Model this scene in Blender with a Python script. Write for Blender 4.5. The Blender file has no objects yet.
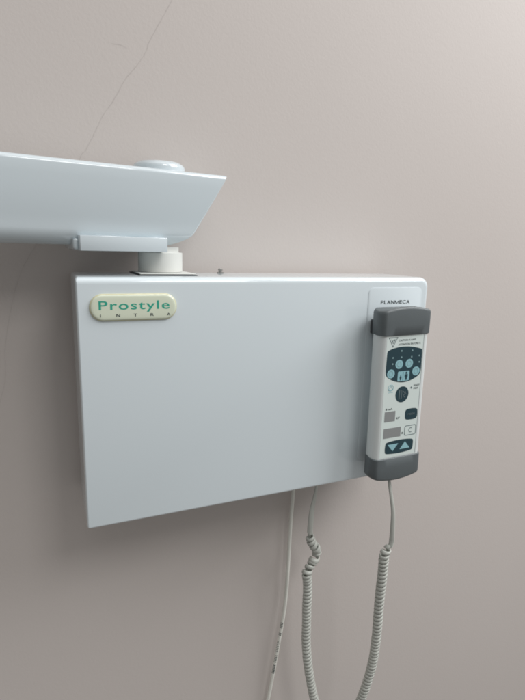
import bpy, bmesh, math, random
from mathutils import Vector, Matrix
random.seed(7)
scene = bpy.context.scene
COL = scene.collection
rad = math.radians

# ------------------------------------------------------------------ materials
def mat(name, col, rough=.5, bump=0, bscale=400, spec=.5, coat=0, var=0, vscale=6, metal=0, rvar=0, sss=0):
    m = bpy.data.materials.new(name); m.use_nodes = True
    nt = m.node_tree; b = nt.nodes['Principled BSDF']
    b.inputs['Base Color'].default_value = (*col, 1)
    b.inputs['Roughness'].default_value = rough
    b.inputs['Specular IOR Level'].default_value = spec
    b.inputs['Coat Weight'].default_value = coat
    b.inputs['Coat Roughness'].default_value = .08
    b.inputs['Metallic'].default_value = metal
    tc = nt.nodes.new('ShaderNodeTexCoord')
    if var:
        n = nt.nodes.new('ShaderNodeTexNoise'); n.inputs['Scale'].default_value = vscale
        n.inputs['Detail'].default_value = 5
        nt.links.new(tc.outputs['Object'], n.inputs['Vector'])
        mx = nt.nodes.new('ShaderNodeMix'); mx.data_type = 'RGBA'
        mx.inputs['A'].default_value = (*[c*(1-var) for c in col], 1)
        mx.inputs['B'].default_value = (*[min(1, c*(1+var)) for c in col], 1)
        nt.links.new(n.outputs['Fac'], mx.inputs['Factor'])
        nt.links.new(mx.outputs['Result'], b.inputs['Base Color'])
    if rvar:
        n2 = nt.nodes.new('ShaderNodeTexNoise'); n2.inputs['Scale'].default_value = 25
        n2.inputs['Detail'].default_value = 6
        nt.links.new(tc.outputs['Object'], n2.inputs['Vector'])
        mr = nt.nodes.new('ShaderNodeMapRange')
        mr.inputs['To Min'].default_value = rough-rvar; mr.inputs['To Max'].default_value = rough+rvar
        nt.links.new(n2.outputs['Fac'], mr.inputs['Value'])
        nt.links.new(mr.outputs['Result'], b.inputs['Roughness'])
    if bump:
        n = nt.nodes.new('ShaderNodeTexNoise'); n.inputs['Scale'].default_value = bscale
        n.inputs['Detail'].default_value = 3
        nt.links.new(tc.outputs['Object'], n.inputs['Vector'])
        bp = nt.nodes.new('ShaderNodeBump'); bp.inputs['Strength'].default_value = bump
        bp.inputs['Distance'].default_value = .001
        nt.links.new(n.outputs['Fac'], bp.inputs['Height'])
        nt.links.new(bp.outputs['Normal'], b.inputs['Normal'])
    return m

M_wall  = mat('wall_paint', (.548, .503, .476), .62, bump=.12, bscale=420, var=.022, vscale=5, spec=.3)
M_crack = mat('crack_shadow', (.46, .42, .395), .9)
M_white = mat('white_enamel', (.665, .735, .768), .13, coat=.6, bump=.03, bscale=300, var=.012, vscale=9, rvar=.025)
M_arm   = mat('arm_enamel', (.575, .64, .672), .11, coat=.7, bump=.03, bscale=260, var=.012, vscale=9, rvar=.025)
M_side  = mat('backplate_enamel', (.36, .36, .36), .45)
M_post  = mat('post_plastic', (.66, .67, .64), .45)
M_slot  = mat('dark_gasket', (.05, .055, .06), .6)
M_cap   = mat('slate_plastic', (.098, .114, .120), .42, bump=.12, bscale=1500, var=.05, vscale=30)
M_body  = mat('remote_plastic', (.67, .705, .70), .38, bump=.06, bscale=1200)
M_panel = mat('membrane_film', (.64, .715, .69), .36)
M_navy  = mat('membrane_navy', (.012, .042, .056), .45)
M_lblue = mat('membrane_pale_blue', (.27, .49, .54), .38)
M_dot   = mat('lamp_lens', (.22, .34, .36), .3)
M_lcd   = mat('display_window', (.25, .26, .26), .14)
M_ink   = mat('black_ink', (.03, .045, .05), .6)
M_inkg  = mat('grey_ink', (.12, .16, .17), .6)
M_badge = mat('badge_cream', (.66, .71, .57), .10, coat=.6)
M_rim   = mat('badge_rim', (.60, .58, .38), .12, coat=.6)
M_green = mat('green_ink', (.025, .34, .24), .4)
M_label = mat('label_film', (.665, .735, .768), .2)
M_steel = mat('steel', (.45, .44, .42), .3, metal=1)
M_coil  = mat('coil_rubber', (.50, .515, .475), .5, var=.06, vscale=40)
M_cable = mat('cable_pvc', (.78, .78, .72), .45, var=.04, vscale=30)

# ------------------------------------------------------------------ helpers
def link(name, bm, m, parent=None, smooth=True, ang=40):
    bmesh.ops.remove_doubles(bm, verts=bm.verts, dist=1e-7)
    bmesh.ops.recalc_face_normals(bm, faces=bm.faces)
    me = bpy.data.meshes.new(name); bm.to_mesh(me); bm.free()
    me.materials.append(m)
    o = bpy.data.objects.new(name, me); COL.objects.link(o)
    if smooth:
        for p in me.polygons: p.use_smooth = True
        me.set_sharp_from_angle(angle=rad(ang))
    if parent: o.parent = parent; o.matrix_parent_inverse = Matrix.Identity(4)
    return o

def thing(name, label, cat, loc, rz=0, group=None):
    o = bpy.data.objects.new(name, None); COL.objects.link(o)
    o.location = loc; o.rotation_euler = (0, 0, rz); o.empty_display_size = .02
    o['label'] = label; o['category'] = cat
    if group: o['group'] = group
    return o

def loft(bm, loops, cap0=True, cap1=True, closed=False):
    vs = [[bm.verts.new(p) for p in lp] for lp in loops]
    n = len(vs[0])
    pairs = list(zip(vs[:-1], vs[1:]))
    if closed: pairs.append((vs[-1], vs[0]))
    for a, b in pairs:
        for i in range(n):
            bm.faces.new((a[i], a[(i+1) % n], b[(i+1) % n], b[i]))
    if cap0 and not closed: bm.faces.new(list(reversed(vs[0])))
    if cap1 and not closed: bm.faces.new(vs[-1])

def rrect(x0, x1, z0, z1, r, k=6):
    """rounded rectangle, r = (bl, br, tr, tl), counter-clockwise from bottom-left"""
    if not isinstance(r, (tuple, list)): r = (r,)*4
    pts = []
    for (cx, cz, a0, rr) in ((x0+r[0], z0+r[0], 180, r[0]), (x1-r[1], z0+r[1], 270, r[1]),
                             (x1-r[2], z1-r[2], 0, r[2]), (x0+r[3], z1-r[3], 90, r[3])):
        for i in range(k+1):
            a = rad(a0+90*i/k); pts.append((cx+rr*math.cos(a), cz+rr*math.sin(a)))
    return pts

def shell(bm, x0, x1, z0, z1, y_front, y_back, corner, edge, k=8, steps=7, back=0):
    """box facing -y: corner radii (bl,br,tr,tl); edge rounding (l,r,b,t) at the front"""
    l, r, b, t = edge
    loops = []
    if back:
        loops.append([(x, y_back, z) for x, z in rrect(x0+back, x1-back, z0+back, z1-back, [max(c-back, .0003) for c in corner], k)])
        loops.append([(x, y_back-back, z) for x, z in rrect(x0, x1, z0, z1, corner, k)])
    else:
        loops.append([(x, y_back, z) for x, z in rrect(x0, x1, z0, z1, corner, k)])
    dep = max(edge)
    for i in range(steps+1):
        a = rad(90*i/steps); s = 1-math.cos(a); yy = y_front+dep*(1-math.sin(a))
        cc = [max(c-dep*s*.7, .0004) for c in corner]
        loops.append([(x, yy, z) for x, z in rrect(x0+l*s, x1-r*s, z0+b*s, z1-t*s, cc, k)])
    loft(bm, loops)

def box_bm(bm, x0, x1, y0, y1, z0, z1, bev=.0006, seg=2):
    r = bmesh.ops.create_cube(bm, size=1)
    for v in r['verts']:
        v.co = Vector(((x0+x1)/2+v.co.x*(x1-x0), (y0+y1)/2+v.co.y*(y1-y0), (z0+z1)/2+v.co.z*(z1-z0)))
    if bev:
        es = list({e for v in r['verts'] for e in v.link_edges})
        bmesh.ops.bevel(bm, geom=es, offset=bev, segments=seg, profile=.5, affect='EDGES')

def lathe(bm, prof, cx=0, cy=0, n=64):
    loops = [[(cx+r*math.cos(2*math.pi*i/n), cy+r*math.sin(2*math.pi*i/n), z) for i in range(n)] for r, z in prof]
    loft(bm, loops)

def plate(bm, pts, y, th=.0001):
    """flat printed shape on an xz outline, front at y, thickness th towards +y"""
    loft(bm, [[(x, y+th, z) for x, z in pts], [(x, y, z) for x, z in pts]])

def ellipse(cx, cz, rx, rz, n=28, tilt=0):
    c, s = math.cos(tilt), math.sin(tilt); out = []
    for i in range(n):
        a = 2*math.pi*i/n; x, z = rx*math.cos(a), rz*math.sin(a)
        out.append((cx+x*c-z*s, cz+x*s+z*c))
    return out

def chaikin(pts, it=3):
    for _ in range(it):
        out = []
        for i in range(len(pts)):
            a, b = pts[i], pts[(i+1) % len(pts)]
            out.append((a[0]*.75+b[0]*.25, a[1]*.75+b[1]*.25)); out.append((a[0]*.25+b[0]*.75, a[1]*.25+b[1]*.75))
        pts = out
    return pts

def ring(bm, outer, inner, y, th=.0001):
    n = len(outer)
    for (a, b, yy) in ((outer, inner, y),):
        vo = [bm.verts.new((x, yy, z)) for x, z in a]; vi = [bm.verts.new((x, yy, z)) for x, z in b]
        wo = [bm.verts.new((x, yy+th, z)) for x, z in a]; wi = [bm.verts.new((x, yy+th, z)) for x, z in b]
        for i in range(n):
            j = (i+1) % n
            bm.faces.new((vo[i], vo[j], vi[j], vi[i])); bm.faces.new((vo[i], wo[i], wo[j], vo[j]))
            bm.faces.new((vi[i], vi[j], wi[j], wi[i])); bm.faces.new((wo[i], wi[i], wi[j], wo[j]))

def stroke(bm, pts, y, w=.0003, th=.0001):
    for a, b in zip(pts[:-1], pts[1:]):
        dx, dz = b[0]-a[0], b[1]-a[1]; L = math.hypot(dx, dz) or 1
        nx, nz = -dz/L*w/2, dx/L*w/2; ex, ez = dx/L*w/2, dz/L*w/2
        plate(bm, [(a[0]-ex+nx, a[1]-ez+nz), (a[0]-ex-nx, a[1]-ez-nz), (b[0]+ex-nx, b[1]+ez-nz), (b[0]+ex+nx, b[1]+ez+nz)], y, th)

def text(name, body, x0, x1, z0, z1, y, m, parent, bold=.0, spacing=1.0, rz=0, th=.00006, label=None, shift=0):
    """lettering fitted to a rectangle on a plane facing -y; x0..x1 full width, z0..z1 = height of the ink"""
    cu = bpy.data.curves.new(name, 'FONT'); cu.body = body; cu.size = 1; cu.offset = bold
    cu.space_character = spacing; cu.extrude = .02; cu.resolution_u = 4
    t = bpy.data.objects.new(name, cu); COL.objects.link(t)
    bpy.context.view_layer.update()
    me = bpy.data.meshes.new_from_object(t.evaluated_get(bpy.context.evaluated_depsgraph_get()))
    bpy.data.objects.remove(t)
    xs = [v.co.x for v in me.vertices]; ys = [v.co.y for v in me.vertices]
    ax, bx, ay, by = min(xs), max(xs), min(ys), max(ys)
    for v in me.vertices:
        fx = (v.co.x-ax)/(bx-ax); fz = (v.co.y-ay)/(by-ay)
        X = x0+(x1-x0)*fx; Z = z0+(z1-z0)*fz+rz*(X-x0)
        v.co = (X, y+(th if v.co.z < 0 else 0), Z)
    if shift:
        b2 = bmesh.new(); b2.from_mesh(me); g = bmesh.ops.duplicate(b2, geom=b2.verts[:]+b2.edges[:]+b2.faces[:])
        for v in g['geom']:
            if isinstance(v, bmesh.types.BMVert): v.co.x += shift; v.co.y -= .00003
        b2.to_mesh(me); b2.free()
    me.materials.clear(); me.materials.append(m)
    o = bpy.data.objects.new(name, me); COL.objects.link(o)
    o.parent = parent
    if label: o['label'] = label
    return o

def catmull(P, n=12):
    P = [Vector(p) for p in P]; P = [2*P[0]-P[1]]+P+[2*P[-1]-P[-2]]; out = []
    for i in range(1, len(P)-2):
        p0, p1, p2, p3 = P[i-1:i+3]
        for k in range(n):
            t = k/n
            out.append(.5*((2*p1)+(p2-p0)*t+(2*p0-5*p1+4*p2-p3)*t*t+(3*p1-p0-3*p2+p3)*t**3))
    out.append(P[-2]); return out

def resample(P, step):
    out = [P[0].copy()]; acc = 0
    for a, b in zip(P[:-1], P[1:]):
        L = (b-a).length
        if L < 1e-9: continue
        d = step-acc
        while d <= L:
            out.append(a.lerp(b, d/L)); d += step
        acc = (acc+L) % step if d-step <= L else acc+L
        acc = L-(d-step)
    out.append(P[-1].copy()); return out

def sweep(bm, path, wdirs, w, t, n=10, power=.55):
    """band of width w (along wdir) and thickness t swept along the path"""
    loops = []
    for i, p in enumerate(path):
        T = (path[min(i+1, len(path)-1)]-path[max(i-1, 0)]).normalized()
        W = wdirs[i]-T*wdirs[i].dot(T)
        W = W.normalized() if W.length > 1e-6 else T.orthogonal().normalized()
        Nn = T.cross(W); ww = w[i] if isinstance(w, list) else w; tt = t[i] if isinstance(t, list) else t
        lp = []
        for k in range(n):
            a = 2*math.pi*k/n; c, s = math.cos(a), math.sin(a)
            lp.append(p+W*(ww/2*math.copysign(abs(c)**power, c))+Nn*(tt/2*math.copysign(abs(s)**power, s)))
        loops.append(lp)
    loft(bm, loops)

# ------------------------------------------------------------------ dimensions (metres)
W, H, D = .3632, .2215, .0870         # control box

# ------------------------------------------------------------------ the wall
bm = bmesh.new()
box_bm(bm, -2.2, 2.6, D, D+.12, -1.9, 1.9, bev=0)
wall = link('wall', bm, M_wall, smooth=False); wall['kind'] = 'structure'
def crack(pts, w0):
    P = resample(catmull([(x, 0, z) for x, z in pts], 8), .0030)
    b = bmesh.new(); L = []; R_ = []
    for i, p in enumerate(P):
        T = (P[min(i+1, len(P)-1)]-P[max(i-1, 0)]).normalized(); n_ = Vector((-T.z, 0, T.x))
        w = w0*(.45+.75*random.random())*min(1, i/5+.2, (len(P)-1-i)/5+.2)
        q = p+n_*random.uniform(-.00025, .00025)
        L.append(b.verts.new((q.x+n_.x*w/2, D-.00012, q.z+n_.z*w/2))); R_.append(b.verts.new((q.x-n_.x*w/2, D-.00012, q.z-n_.z*w/2)))
    for i in range(len(P)-1): b.faces.new((L[i], L[i+1], R_[i+1], R_[i]))
    return b
link('crack', crack([(.13, .53), (.112, .493), (.1017, .4728), (.0902, .4522), (.0796, .4335), (.0766, .4245), (.0681, .4121), (.0567, .3976),
                     (.0472, .3809), (.0359, .3640), (.0292, .3511), (.0196, .3327), (.0141, .3252), (-.008, .283)], .00036), M_crack, wall, smooth=False)
link('crack', crack([(-.008, .283),
                     (-.0269, .2471), (-.0354, .2333), (-.0431, .2177), (-.0493, .1993), (-.0562, .1714), (-.0604, .1478),
                     (-.0624, .1188), (-.0682, .0976), (-.08, .06)], .00026), M_crack, wall, smooth=False)
link('crack', crack([(.0417, .4272), (.048, .4262), (.0549, .4266), (.0600, .4245)], .0003), M_crack, wall, smooth=False)

# ------------------------------------------------------------------ control box on the wall
cb = thing('control_box', 'wide white enamelled metal box fixed to the beige wall with a cream badge', 'control box', (0, 0, 0))
bm = bmesh.new()
shell(bm, 0, W, -.0030, H, 0, .071, (.004, .008, .011, .003), (.0016, .006, .003, .0055))
link('cover', bm, M_white, cb, ang=60)
bm = bmesh.new()
shell(bm, .0012, W-.0015, -.0018, H-.0008, .0705, D, (.003, .008, .009, .003), (.0004, .0004, .0004, .0004), steps=2)
link('back_plate', bm, M_side, cb)
# badge
bg_bm = bmesh.new()
x0, x1, z0, z1 = .0100, .0823, .1851, .2078
def pill(e): return rrect(x0+e, x1-e, z0+e, z1-e, (z1-z0)/2-e-.0004, 12)
loft(bg_bm, [[(x, y, z) for x, z in pill(e)] for e, y in ((0, -.00003), (0, -.0009), (.0003, -.0013), (.0009, -.00155))])
badge = link('badge', bg_bm, M_rim, cb, ang=50); badge['label'] = 'cream pill shaped badge with green lettering'
bm = bmesh.new()
loft(bm, [[(x, y, z) for x, z in pill(e)] for e, y in ((.0008, -.0013), (.0010, -.0020), (.0016, -.0023), (.003, -.00245), (.006, -.0025))])
link('badge_face', bm, M_badge, badge, ang=60)
text('lettering', 'Prostyle', .0172, .0757, .1924, .2020, -.00258, M_green, badge, bold=.011, spacing=1.14)
for i, ch in enumerate('INTRA'):
    cx = .0184+i*(.0748-.0184)/4
    hw = .0003 if ch == 'I' else .0015
    text('letter', ch, cx-hw, cx+hw, .1888, .1911, -.00258, M_ink, badge, bold=.02)
# label film with the maker's lettering
bm = bmesh.new()
loft(bm, [[(x, y, z) for x, z in rrect(.2835+e, .3525-e, .020+e, .2110-e, .006-e, 8)] for e, y in ((0, -.00003), (0, -.00025), (.0004, -.0004))])
lab = link('label_film', bm, M_label, cb, ang=30)
LW = dict(P=.66, L=.56, A=.82, N=.80, M=1.0, E=.62, C=.80)
tot = sum(LW[c] for c in 'PLANMECA')+7*.10; px_ = .2992; k_ = (.3370-.2992)/tot
for c in 'PLANMECA':
    w_ = LW[c]*k_
    if c == 'M':
        bm = bmesh.new(); sw = .00075; a_, b_ = px_+sw/2, px_+w_-sw/2
        stroke(bm, [(a_, .1942), (a_, .1970)], -.00046, sw, .00005); stroke(bm, [(b_, .1942), (b_, .1970)], -.00050, sw, .00005)
        stroke(bm, [(a_, .1968), ((a_+b_)/2, .1944)], -.00054, sw*.9, .00005); stroke(bm, [((a_+b_)/2, .1944), (b_, .1968)], -.00058, sw*.9, .00005)
        link('letter', bm, M_ink, lab, smooth=False)
    else:
        text('letter', c, px_, px_+w_, .1938, .1974, -.00046, M_ink, lab, bold=.022)
    px_ += w_+.10*k_
# flange round the post hole
bm = bmesh.new(); box_bm(bm, .0540, .1062, .0172, .0760, H+.0001, H+.0006, bev=0)
link('gasket', bm, M_slot, cb, smooth=False)
# top screw
bm = bmesh.new()
lathe(bm, [(.0035, H+.00005), (.0035, H+.0012), (.0018, H+.0014), (.0018, H+.0030), (.0024, H+.0031), (.0024, H+.0042), (.0017, H+.0049)], .1432, .062, 20)
link('screw', bm, M_steel, cb)

# ------------------------------------------------------------------ arm on its post
AX, AY = .0795, .0510
arm = thing('support_arm', 'long white swing arm with slanted end on a round post above the box', 'arm', (AX, AY, H+.0010), rad(7.5))
zb = H+.0010
bm = bmesh.new(); box_bm(bm, -.0245, .0255, -.0325, .0235, .0001, .0009, bev=.0002)
fl = link('flange', bm, M_post, arm); fl.rotation_euler.z = -rad(7.5)
bm = bmesh.new()
lathe(bm, [(.0200, .0010), (.0206, .0014), (.0206, .0187), (.0202, .0192), (.0175, .0193), (.0172, .0200), (.0172, .0240)])
link('post', bm, M_post, arm, ang=35)
# beam profile (v, z) relative to the post base
Z0, Z1 = .2465-zb, .3126-zb
def beam_profile(e=0.0):
    pts = []
    top, bot = .0315, .0255
    r1, r2 = .0042, .0150
    def arc(cv, cz, r, a0, a1, n):
        for i in range(n+1):
            a = rad(a0+(a1-a0)*i/n); pts.append((cv+r*math.cos(a), cz+r*math.sin(a)))
    arc(-top+r1, Z1-r1, r1-e, 90, 180, 8)
    for k in range(1, 6): 
        f = k/6; bul = .0010*math.sin(math.pi*f)
        pts.append((-(top+(bot-top)*f+bul)+e, (Z1-r1)+(Z0+r2-Z1+r1)*f))
    arc(-bot+r2, Z0+r2, r2-e, 180, 270, 10)
    bt, bb = .0235, .0175
    arc(bb-r2, Z0+r2, r2-e, 270, 360, 10)
    for k in range(1, 6):
        f = 1-k/6; bul = .0010*math.sin(math.pi*f)
        pts.append(((bt+(bb-bt)*f+bul)-e, (Z1-r1)+(Z0+r2-Z1+r1)*f))
    arc(bt-r1, Z1-r1, r1-e, 0, 90, 8)
    return pts
def u_end(z):
    f = (z-Z0)/(Z1-Z0)
    base = .0170+.0390*f
    if f < .20: base -= .020*(1-f/.20)**2
    return base
loops = [[(-.52+.002, v, z) for v, z in beam_profile(.002)], [(-.52, v, z) for v, z in beam_profile()]]
for u in (-.4, -.28, -.16, -.05): loops.append([(u, v, z) for v, z in beam_profile()])
for s, e in ((.0022, 0), (.0011, .0003), (.0004, .0010), (0, .0022)):
    loops.append([(u_end(z)-s, v, z) for v, z in beam_profile(e)])
bm = bmesh.new(); loft(bm, loops)
link('beam', bm, M_arm, arm, ang=45)
bm = bmesh.new()
ZC = Z1-.0010
lathe(bm, [(.0238, ZC-.0005), (.0238, ZC+.0045), (.0234, ZC+.0062), (.0224, ZC+.0078), (.0208, ZC+.0089), (.0204, ZC+.0089), (.0200, ZC+.0094), (.0150, ZC+.0101), (.0080, ZC+.0106)])
link('top_cap', bm, M_arm, arm, ang=35)
bm = bmesh.new(); box_bm(bm, -.0785, -.0045, -.0328, .0180, .2422-zb, .2546-zb, bev=.0006)
link('bracket', bm, M_arm, arm)
bm = bmesh.new(); box_bm(bm, -.0825, -.0780, -.0262, .0150, .2432-zb, .2520-zb, bev=.0018, seg=4)
link('end_stop', bm, M_arm, arm)

# ------------------------------------------------------------------ handset hanging on the box
RX = .3105
rc = thing('remote_control', 'grey capped handheld control pad with dark buttons hung at the right of the box', 'remote control', (RX+.0014, -.012, .010))
rc.rotation_euler.y = rad(-.9)      # hangs very slightly crooked
def X(x): return x-RX
def Y(y): return y+.012
def Z(z): return z-.010
def body_loop(z, g=0.0, bulge=0.0, n=10):
    """handset cross-section; g grows it, bulge arches the front"""
    p = []
    l, r, F = .2803-g, .3394+g, -.034-g
    def arc(cx, cy, rx, ry, a0, a1, k=6):
        for i in range(k+1):
            a = rad(a0+(a1-a0)*i/k); p.append((X(cx+rx*math.cos(a)), Y(cy+ry*math.sin(a)), Z(z)))
    arc(l+.0055, F+.0095, .0055, .0095, 180, 270, 8)
    for k in range(1, n):
        f = k/n; p.append((X(l+.0055+(r-.005-l-.0055)*f), Y(F-bulge*math.sin(math.pi*f)), Z(z)))
    arc(r-.005, F+.008, .005, .008, 270, 360, 8)
    p.append((X(r-.001), Y(-.016), Z(z))); p.append((X(r-.004), Y(-.0125), Z(z)))
    p.append((X(l+.006), Y(-.0125), Z(z))); p.append((X(l+.002), Y(-.016), Z(z)))
    return p
bm = bmesh.new(); loft(bm, [body_loop(z) for z in (.030, .0356, .166, .172)])
body = link('casing', bm, M_body, rc, ang=30)
def cap_obj(name, zin, zout, sgn):
    b = bmesh.new(); loops = []
    for z, g in ((zin, .0006), (zin+sgn*.0005, .0012), (zin+sgn*.010, .0013)):
        loops.append(body_loop(z, g, .0004))
    base = body_loop(0, .0013, .0004)
    xs = [q[0] for q in base]; xa, xb = min(xs), max(xs)
    for s, e in ((.0, 0), (.45, .0003), (.8, .0009), (1, .0020)):
        lp = []
        src = body_loop(0, .0013-e, .0004)
        for (x, y, z) in src:
            f = (x-xa)/(xb-xa); arch = math.sin(math.pi*min(max(f*.92+.04, 0), 1))**.8
            zz = zout-sgn*.0055*(1-arch)-sgn*.0028*(1-s)
            lp.append((x, y, zz-.010))
        loops.append(lp)
    loft(b, loops)
    return link(name, b, M_cap, rc, ang=50)
cap_obj('top_end_cap', .1664, .1950, 1)
cap_obj('bottom_end_cap', .0352, .0088, -1)
bm = bmesh.new(); box_bm(bm, X(.2885), X(.3330), Y(-.0123), Y(-.0010), Z(.1640), Z(.1790), bev=.001)
link('hook', bm, M_slot, rc)
# membrane keypad film; coordinates in mm from x=.300
F0 = Y(-.03402)
def U(x): return X(.300+x/1000)
def V(z): return Z(z/1000)
def uv(pts): return [(U(a), V(b)) for a, b in pts]
ly = lambda k: F0-.00012*k
bm = bmesh.new()
plate(bm, rrect(U(-14.2), U(31.8), V(36.2), V(165.6), .0006, 3), ly(1), .00012)
film = link('keypad_film', bm, M_panel, rc, smooth=False)
bm = bmesh.new(); plate(bm, rrect(U(32.0), U(32.35), V(36.2), V(165.6), .0001, 1), ly(1), .00012)
link('film_edge', bm, M_inkg, rc, smooth=False)
def put(name, fn, m, parent=film):
    b = bmesh.new(); fn(b); return link(name, b, m, parent, smooth=False)
# warning triangle with its squiggle
def tri(b):
    o = uv([(-11.6, 164.4), (-6.4, 155.2), (-1.2, 164.4)])
    stroke(b, o+[o[0]], ly(2), .0006)
    stroke(b, uv([(-8.6, 162.6), (-7.2, 160.6), (-5.8, 162.4), (-4.4, 161.0), (-4.4, 162.8)]), ly(2), .00055)
    stroke(b, uv([(-7.4, 160.2), (-6.3, 158.6), (-5.2, 160.2)]), ly(2), .00045)
put('warning_triangle', tri, M_inkg)
text('lettering', 'CAUTION X-RAYS', U(.4), U(21.8), V(160.3), V(162.1), ly(2), M_ink, film, bold=.008, spacing=1.05)
text('lettering', 'ATTENTION RAYONS X', U(.2), U(28.2), V(156.2), V(158.0), ly(2), M_ink, film, bold=.008, spacing=1.05)
# big dark selector field
oval = [(-12.9, 150.0), (-12.2, 151.4), (-4.6, 154.0), (6, 155.0), (17.5, 154.2), (29.5, 151.2), (31.0, 150.0), (31.3, 139.0), (31.4, 127.5), (29.6, 123.6),
        (26.0, 121.2), (19.0, 118.2), (10.5, 116.8), (0, 118.2), (-8.6, 122.2), (-12.4, 125.4), (-13.4, 129.0), (-13.2, 139)]
sel = put('selector_field', lambda b: plate(b, chaikin(uv(oval), 2), ly(2)), M_navy)
for (cx, cz) in ((2.8, 136.6), (15.4, 136.6), (-6.8, 127.4), (24.8, 127.7)):
    o = put('round_key', lambda b: plate(b, ellipse(U(cx), V(cz), .0047, .0047), ly(3)), M_lblue, film)
    put('key_glyph', lambda b: ring(b, ellipse(U(cx), V(cz), .0026, .0029, 20), ellipse(U(cx), V(cz), .0022, .0025, 20), ly(4)), M_dot, o)
for (cx, cz) in ((4.8, 150.4), (18.3, 150.0), (-5.5, 144.0), (5.1, 143.8), (17.9, 143.3), (27.6, 143.9), (-5.4, 137.4), (28.2, 137.2)):
    put('indicator_lamp', lambda b: plate(b, ellipse(U(cx), V(cz), .0009, .0009, 14), ly(3)), M_dot, film)
sq = put('patient_key', lambda b: plate(b, rrect(U(1.9), U(16.6), V(118.6), V(129.0), .0012, 4), ly(3)), M_lblue)
def figures(b):
    for cx, cz, s in ((5.6, 119.6, .55), (12.6, 119.4, .95)):
        plate(b, ellipse(U(cx), V(cz+8.0*s), .0012*s, .0013*s, 14), ly(4))
        plate(b, uv([(cx-2.0*s, cz+6.4*s), (cx-2.0*s, cz+3.4*s), (cx-1.2*s, cz+3.4*s), (cx-1.1*s, cz), (cx+1.1*s, cz), (cx+1.2*s, cz+3.4*s), (cx+2.0*s, cz+3.4*s), (cx+2.0*s, cz+6.4*s)]), ly(4))
    stroke(b, uv([(8.6, 119.4), (8.6, 128.2)]), ly(4), .0003)
put('patient_symbol', figures, M_navy, sq)
# pale symbol, ready mark
def symb(b):
    stroke(b, uv([(-8.4, 110.2), (-5.6, 114.6), (-2.8, 110.2), (-8.4, 110.2)]), ly(2), .00045)
    ring(b, ellipse(U(-5.6), V(112.6), .0034, .0034, 20), ellipse(U(-5.6), V(112.6), .0030, .0030, 20), ly(3))
    stroke(b, uv([(-8.4, 107.6), (-2.8, 107.6)]), ly(2), .0004)
put('tube_symbol', symb, M_lblue)
put('ready_lamp', lambda b: plate(b, ellipse(U(20.6), V(110.4), .0011, .0011, 12), ly(2)), M_inkg)
text('lettering', 'READY', U(23.6), U(31.2), V(111.4), V(113.2), ly(2), M_ink, film, bold=.01)
text('lettering', 'PRET', U(23.6), U(29.8), V(108.3), V(110.1), ly(2), M_ink, film, bold=.01)
# round dark key
rk = put('round_key', lambda b: plate(b, ellipse(U(9.2), V(104.2), .0083, .0086, 40), ly(2)), M_navy)
def glyph(b):
    stroke(b, uv([(5.6, 108.6), (5.6, 99.6)]), ly(3), .0010)
    stroke(b, uv([(7.4, 108.8), (8.6, 108.8), (8.6, 99.6), (7.4, 99.6)]), ly(3), .0006)
    stroke(b, uv([(10.2, 107.4), (13.2, 105.0), (10.6, 102.6), (13.0, 100.8)]), ly(3), .0008)
    stroke(b, uv([(13.0, 107.0), (14.2, 104.0)]), ly(3), .0006)
put('key_glyph', glyph, M_inkg, rk)
# displays
text('lettering', '8 mA', U(-10.2), U(-1.6), V(88.7), V(90.8), ly(2), M_ink, film, bold=.02)
put('display', lambda b: plate(b, rrect(U(-11.0), U(2.4), V(76.0), V(87.2), .0003, 2), ly(2)), M_lcd)
text('lettering', 'kV', U(4.3), U(8.5), V(77.6), V(80.0), ly(2), M_ink, film, bold=.02)
mk = put('mode_key', lambda b: plate(b, chaikin(uv([(15.2, 87.0), (23, 87.6), (30.8, 86.8), (31.4, 81), (30.8, 75.6), (23, 75.0), (15.6, 75.6), (15.0, 81)]), 2), ly(2)), M_navy)
text('lettering', 'MODE', U(18.6), U(27.6), V(80.4), V(82.4), ly(3), M_inkg, mk, bold=.01)
put('display', lambda b: plate(b, rrect(U(-11.0), U(11.0), V(58.0), V(68.8), .0003, 2), ly(2)), M_lcd)
text('lettering', 's', U(12.4), U(14.0), V(60.2), V(62.4), ly(2), M_ink, film, bold=.02)
ck = put('outlined_key', lambda b: ring(b, rrect(U(15.8), U(31.0), V(57.6), V(68.9), .0022, 5), rrect(U(16.5), U(30.3), V(58.3), V(68.2), .0016, 5), ly(2)), M_inkg)
text('lettering', 'C', U(21.4), U(25.4), V(60.6), V(66.2), ly(2), M_inkg, ck)
pk = put('arrow_key', lambda b: plate(b, chaikin(uv([(-7.4, 52.0), (-5.8, 53.3), (2, 54.1), (10.3, 54.4), (19, 54.0), (27.0, 53.0), (28.4, 51.4), (28.6, 46.7), (28.2, 42.0), (26.6, 40.4), (19, 39.6), (10.3, 39.2), (2, 39.6), (-5.8, 40.3), (-7.6, 41.8), (-8.0, 46.7)]), 2), ly(2)), M_navy)
put('down_arrow', lambda b: plate(b, uv([(-4.6, 50.4), (2.1, 42.6), (8.8, 50.4)]), ly(3)), M_lblue, pk)
put('up_arrow', lambda b: plate(b, uv([(11.2, 43.4), (24.2, 43.4), (17.6, 51.4)]), ly(3)), M_lblue, pk)

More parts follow.
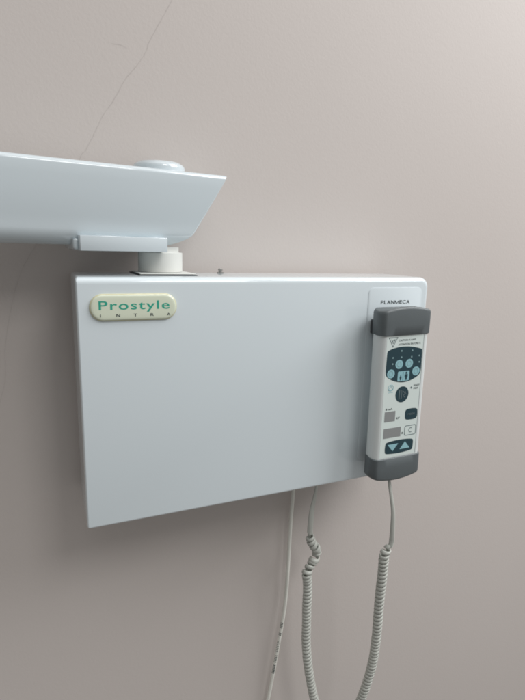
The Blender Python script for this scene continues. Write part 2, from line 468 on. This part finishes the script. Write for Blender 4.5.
# ------------------------------------------------------------------ coiled cord
def build_coil():
    # strand leaving the box, then the tumbled turns, the regular turns, the strand into the handset
    path, wd, ws, ts = [], [], [], []
    s1 = catmull([(.2612, .048, .0020), (.2610, .046, -.0268), (.2585, .045, -.0430), (.2559, .045, -.0584), (.2548, .045, -.0780), (.2546, .045, -.0880)], 10)
    for i, p in enumerate(s1):
        f = i/(len(s1)-1); a = rad(68-99*min(1, f*1.15))
        path.append(p); wd.append(Vector((math.cos(a), math.sin(a), 0))); ws.append(.0068 if (path[-1].y > .03) else .0060-.0026*f); ts.append(.0021)
    axis = catmull([(.2550, .045, -.0900), (.2572, .045, -.1010), (.2630, .044, -.1100), (.2665, .046, -.1180), (.2640, .047, -.1275), (.2570, .045, -.1350), (.2525, .044, -.1430),
                    (.2545, .045, -.1540), (.2556, .045, -.1700), (.2556, .045, -.1900), (.2566, .045, -.2200), (.2578, .045, -.2480), (.2630, .044, -.2884),
                    (.2740, .041, -.3400), (.2860, .036, -.3620), (.3000, .029, -.3700), (.3140, .022, -.3600), (.3235, .013, -.3320), (.3300, .004, -.2752), (.3311, 0, -.2274),
                    (.3270, -.005, -.1652), (.3240, -.010, -.1268), (.3216, -.013, -.1020), (.3225, -.014, -.0930), (.3265, -.0155, -.0860)], 24)
    step = .00022
    ax = resample(axis, step)
    T0 = (ax[1]-ax[0]).normalized(); N = T0.orthogonal().normalized()
    th = rad(0); n = len(ax); Rr = .0049
    rnd = random.Random(3)
    jit = [rnd.uniform(-1, 1) for _ in range(400)]
    for i, c in enumerate(ax):
        T = (ax[min(i+3, n-1)]-ax[max(i-3, 0)]).normalized()
        N = (N-T*N.dot(T)).normalized(); B = T.cross(N)
        s = i*step; rem = (n-1-i)*step
        pitch = .0051
        if s < .065: pitch = .0056
        elif rem < .012: pitch = .0075
        elif rem < .12: pitch = .0058
        pitch *= 1+.07*math.sin(s*61)*math.sin(s*23+1)
        th += 2*math.pi*step/pitch
        k = th/(2*math.pi); j = jit[int(k) % 400]*(1-(k % 1))+jit[(int(k)+1) % 400]*(k % 1)
        r = Rr*(1+.025*j)
        loose = max(0, 1-abs(s-.036)/.036) + max(0, 1-rem/.012)*.6
        r *= 1+.20*j*loose
        r *= min(1, .15+s/.006, .25+rem/.006)
        rv = N*math.cos(th)+B*math.sin(th)
        if i % 2 == 0:
            path.append(c+rv*r+T*(.0016*j*loose)); wd.append((T+rv*(.55*j*loose)).normalized())
            ws.append(.0046 if pitch < .0058 else .0051); ts.append(.0021)
    s2 = catmull([(.3278, -.0165, -.0800), (.3262, -.0180, -.0640), (.3226, -.0205, -.0389), (.3166, -.0220, -.0165), (.3120, -.0225, .0016), (.3115, -.0225, .0130)], 12)
    for i, p in enumerate(s2):
        f = i/(len(s2)-1); a = rad(-42+75*f)
        path.append(p); wd.append(Vector((math.cos(a), math.sin(a), 0))); ws.append(.0068 if (path[-1].y > .03) else .0060-.0026*f); ts.append(.0021)
    b = bmesh.new(); sweep(b, path, wd, ws, ts, n=8, power=.6)
    return b
coil = link('coiled_cord', build_coil(), M_coil, ang=75)
coil['label'] = 'grey green spiral cord looping down from the box to the handheld control'; coil['category'] = 'cord'

# ------------------------------------------------------------------ straight cable
P = resample(catmull([(.2470, .074, .0030), (.2463, .0765, -.0439), (.2449, .078, -.0999), (.2425, .078, -.2005), (.2342, .079, -.2738),
                      (.2236, .080, -.3491), (.2080, .081, -.4400), (.1980, .082, -.5400), (.1960, .083, -.70)], 10), .004)
bm = bmesh.new(); sweep(bm, P, [Vector((1, 0, 0))]*len(P), .0048, .0048, n=16, power=1)
cable = link('power_cable', bm, M_cable, ang=80)
cable['label'] = 'thin smooth pale cable hanging straight down the wall from the box'; cable['category'] = 'cable'
# printed run of marks down its front-left side
def mark_at(z):
    for a, b in zip(P[:-1], P[1:]):
        if b.z <= z <= a.z: return a.lerp(b, (a.z-z)/(a.z-b.z)), (b-a).normalized()
bm = bmesh.new()
def mk_quad(z_top, length, s0, s1):
    """a dash wrapped on the cable: s0..s1 angles (deg) round it, length along it"""
    na = 3; rows = []
    for zz in (z_top, z_top-length):
        c, T = mark_at(zz)
        row = []
        for k in range(na+1):
            a = rad(s0+(s1-s0)*k/na)
            row.append(bm.verts.new(c+Vector((math.cos(a), math.sin(a), 0))*.00246))
        rows.append(row)
    for k in range(na): bm.faces.new((rows[0][k], rows[0][k+1], rows[1][k+1], rows[1][k]))
def bands(z, n, step_, long_, s0=184, s1=275):
    for i in range(n): mk_quad(z-i*step_, long_, s0, s1)
z = -.2345
for (n, st, ln, s0, s1, gap) in ((4, .0022, .0015, 184, 272, .0065), (2, .0022, .0015, 184, 272, .008), (1, .002, .0016, 198, 230, .0), (6, .0026, .0008, 184, 272, .0035),
                                 (5, .0024, .0012, 184, 272, .0025), (6, .0023, .0017, 184, 272, 0)):
    bands(z, n, st, ln, s0, s1); z -= n*st+gap
link('printed_marks', bm, M_ink, cable, smooth=False)

# ------------------------------------------------------------------ light
w = bpy.data.worlds.new('World'); scene.world = w; w.use_nodes = True
nt = w.node_tree; bg = nt.nodes['Background']
tc = nt.nodes.new('ShaderNodeTexCoord'); sp = nt.nodes.new('ShaderNodeSeparateXYZ'); rp = nt.nodes.new('ShaderNodeValToRGB')
mp = nt.nodes.new('ShaderNodeMapRange'); mp.inputs['From Min'].default_value = -1; mp.inputs['From Max'].default_value = 1
nt.links.new(tc.outputs['Generated'], sp.inputs[0]); nt.links.new(sp.outputs['Z'], mp.inputs['Value'])
nt.links.new(mp.outputs['Result'], rp.inputs['Fac']); nt.links.new(rp.outputs['Color'], bg.inputs['Color'])
e = rp.color_ramp.elements
e[0].position = .0; e[0].color = (.27, .255, .24, 1); e[1].position = 1; e[1].color = (2.6, 2.6, 2.6, 1)
for pos, c in ((.42, .40), (.55, .48), (.74, .62), (.86, .95), (.93, 2.4)):
    x = rp.color_ramp.elements.new(pos); x.color = (c, c*.985, c*.965, 1)
# sideways ambient gradient, added to darken the box's left side and nearby wall
mg = nt.nodes.new('ShaderNodeMapRange'); mg.inputs['From Min'].default_value = -1; mg.inputs['From Max'].default_value = 1
mg.inputs['To Min'].default_value = .62; mg.inputs['To Max'].default_value = 1.38
nt.links.new(sp.outputs['X'], mg.inputs['Value'])
mu = nt.nodes.new('ShaderNodeMath'); mu.operation = 'MULTIPLY'; mu.inputs[1].default_value = .72
nt.links.new(mg.outputs['Result'], mu.inputs[0]); nt.links.new(mu.outputs[0], bg.inputs['Strength'])
def area(name, loc, target, size, power, col=(1, .985, .95)):
    l = bpy.data.lights.new(name, 'AREA'); l.shape = 'RECTANGLE'; l.size = size[0]; l.size_y = size[1]; l.energy = power; l.color = col
    o = bpy.data.objects.new(name, l); COL.objects.link(o); o.location = loc
    o.rotation_euler = (Vector(target)-Vector(loc)).to_track_quat('-Z', 'Y').to_euler(); return o
area('ceiling_lamp', (1.46, -.62, 1.30), (.3, .05, .1), (1.1, .9), 27, (.985, .99, 1))
area('added_fill_light', (.62, -1.45, 1.55), (.3, .05, .1), (.6, .6), 9, (1, .99, .97))  # added light, no known fixture: fills the handset's shadow and the left side

# ------------------------------------------------------------------ camera
cam = bpy.data.cameras.new('camera'); co = bpy.data.objects.new('camera', cam); COL.objects.link(co)
y_, p_, r_ = -.412603634, -.205047212, -.0271837533
Rm = Matrix.Rotation(y_, 3, 'Z') @ Matrix.Rotation(p_, 3, 'X') @ Matrix.Rotation(r_, 3, 'Y')
M = (Rm @ Matrix.Rotation(rad(90), 3, 'X')).to_4x4(); M.translation = Vector((-.01976308, -.42358971, .24845122))
co.matrix_world = M
cam.sensor_fit = 'VERTICAL'; cam.sensor_height = 24; cam.lens = 24*492.028/700
cam.clip_start = .01; cam.clip_end = 50
scene.camera = co
scene.render.resolution_x = 768; scene.render.resolution_y = 1024
scene.cycles.filter_width = 1.9; scene.cycles.caustics_reflective = False; scene.cycles.caustics_refractive = False
vs = scene.view_settings; vs.view_transform = 'Standard'; vs.look = 'None'; vs.exposure = -.10; vs.gamma = 1
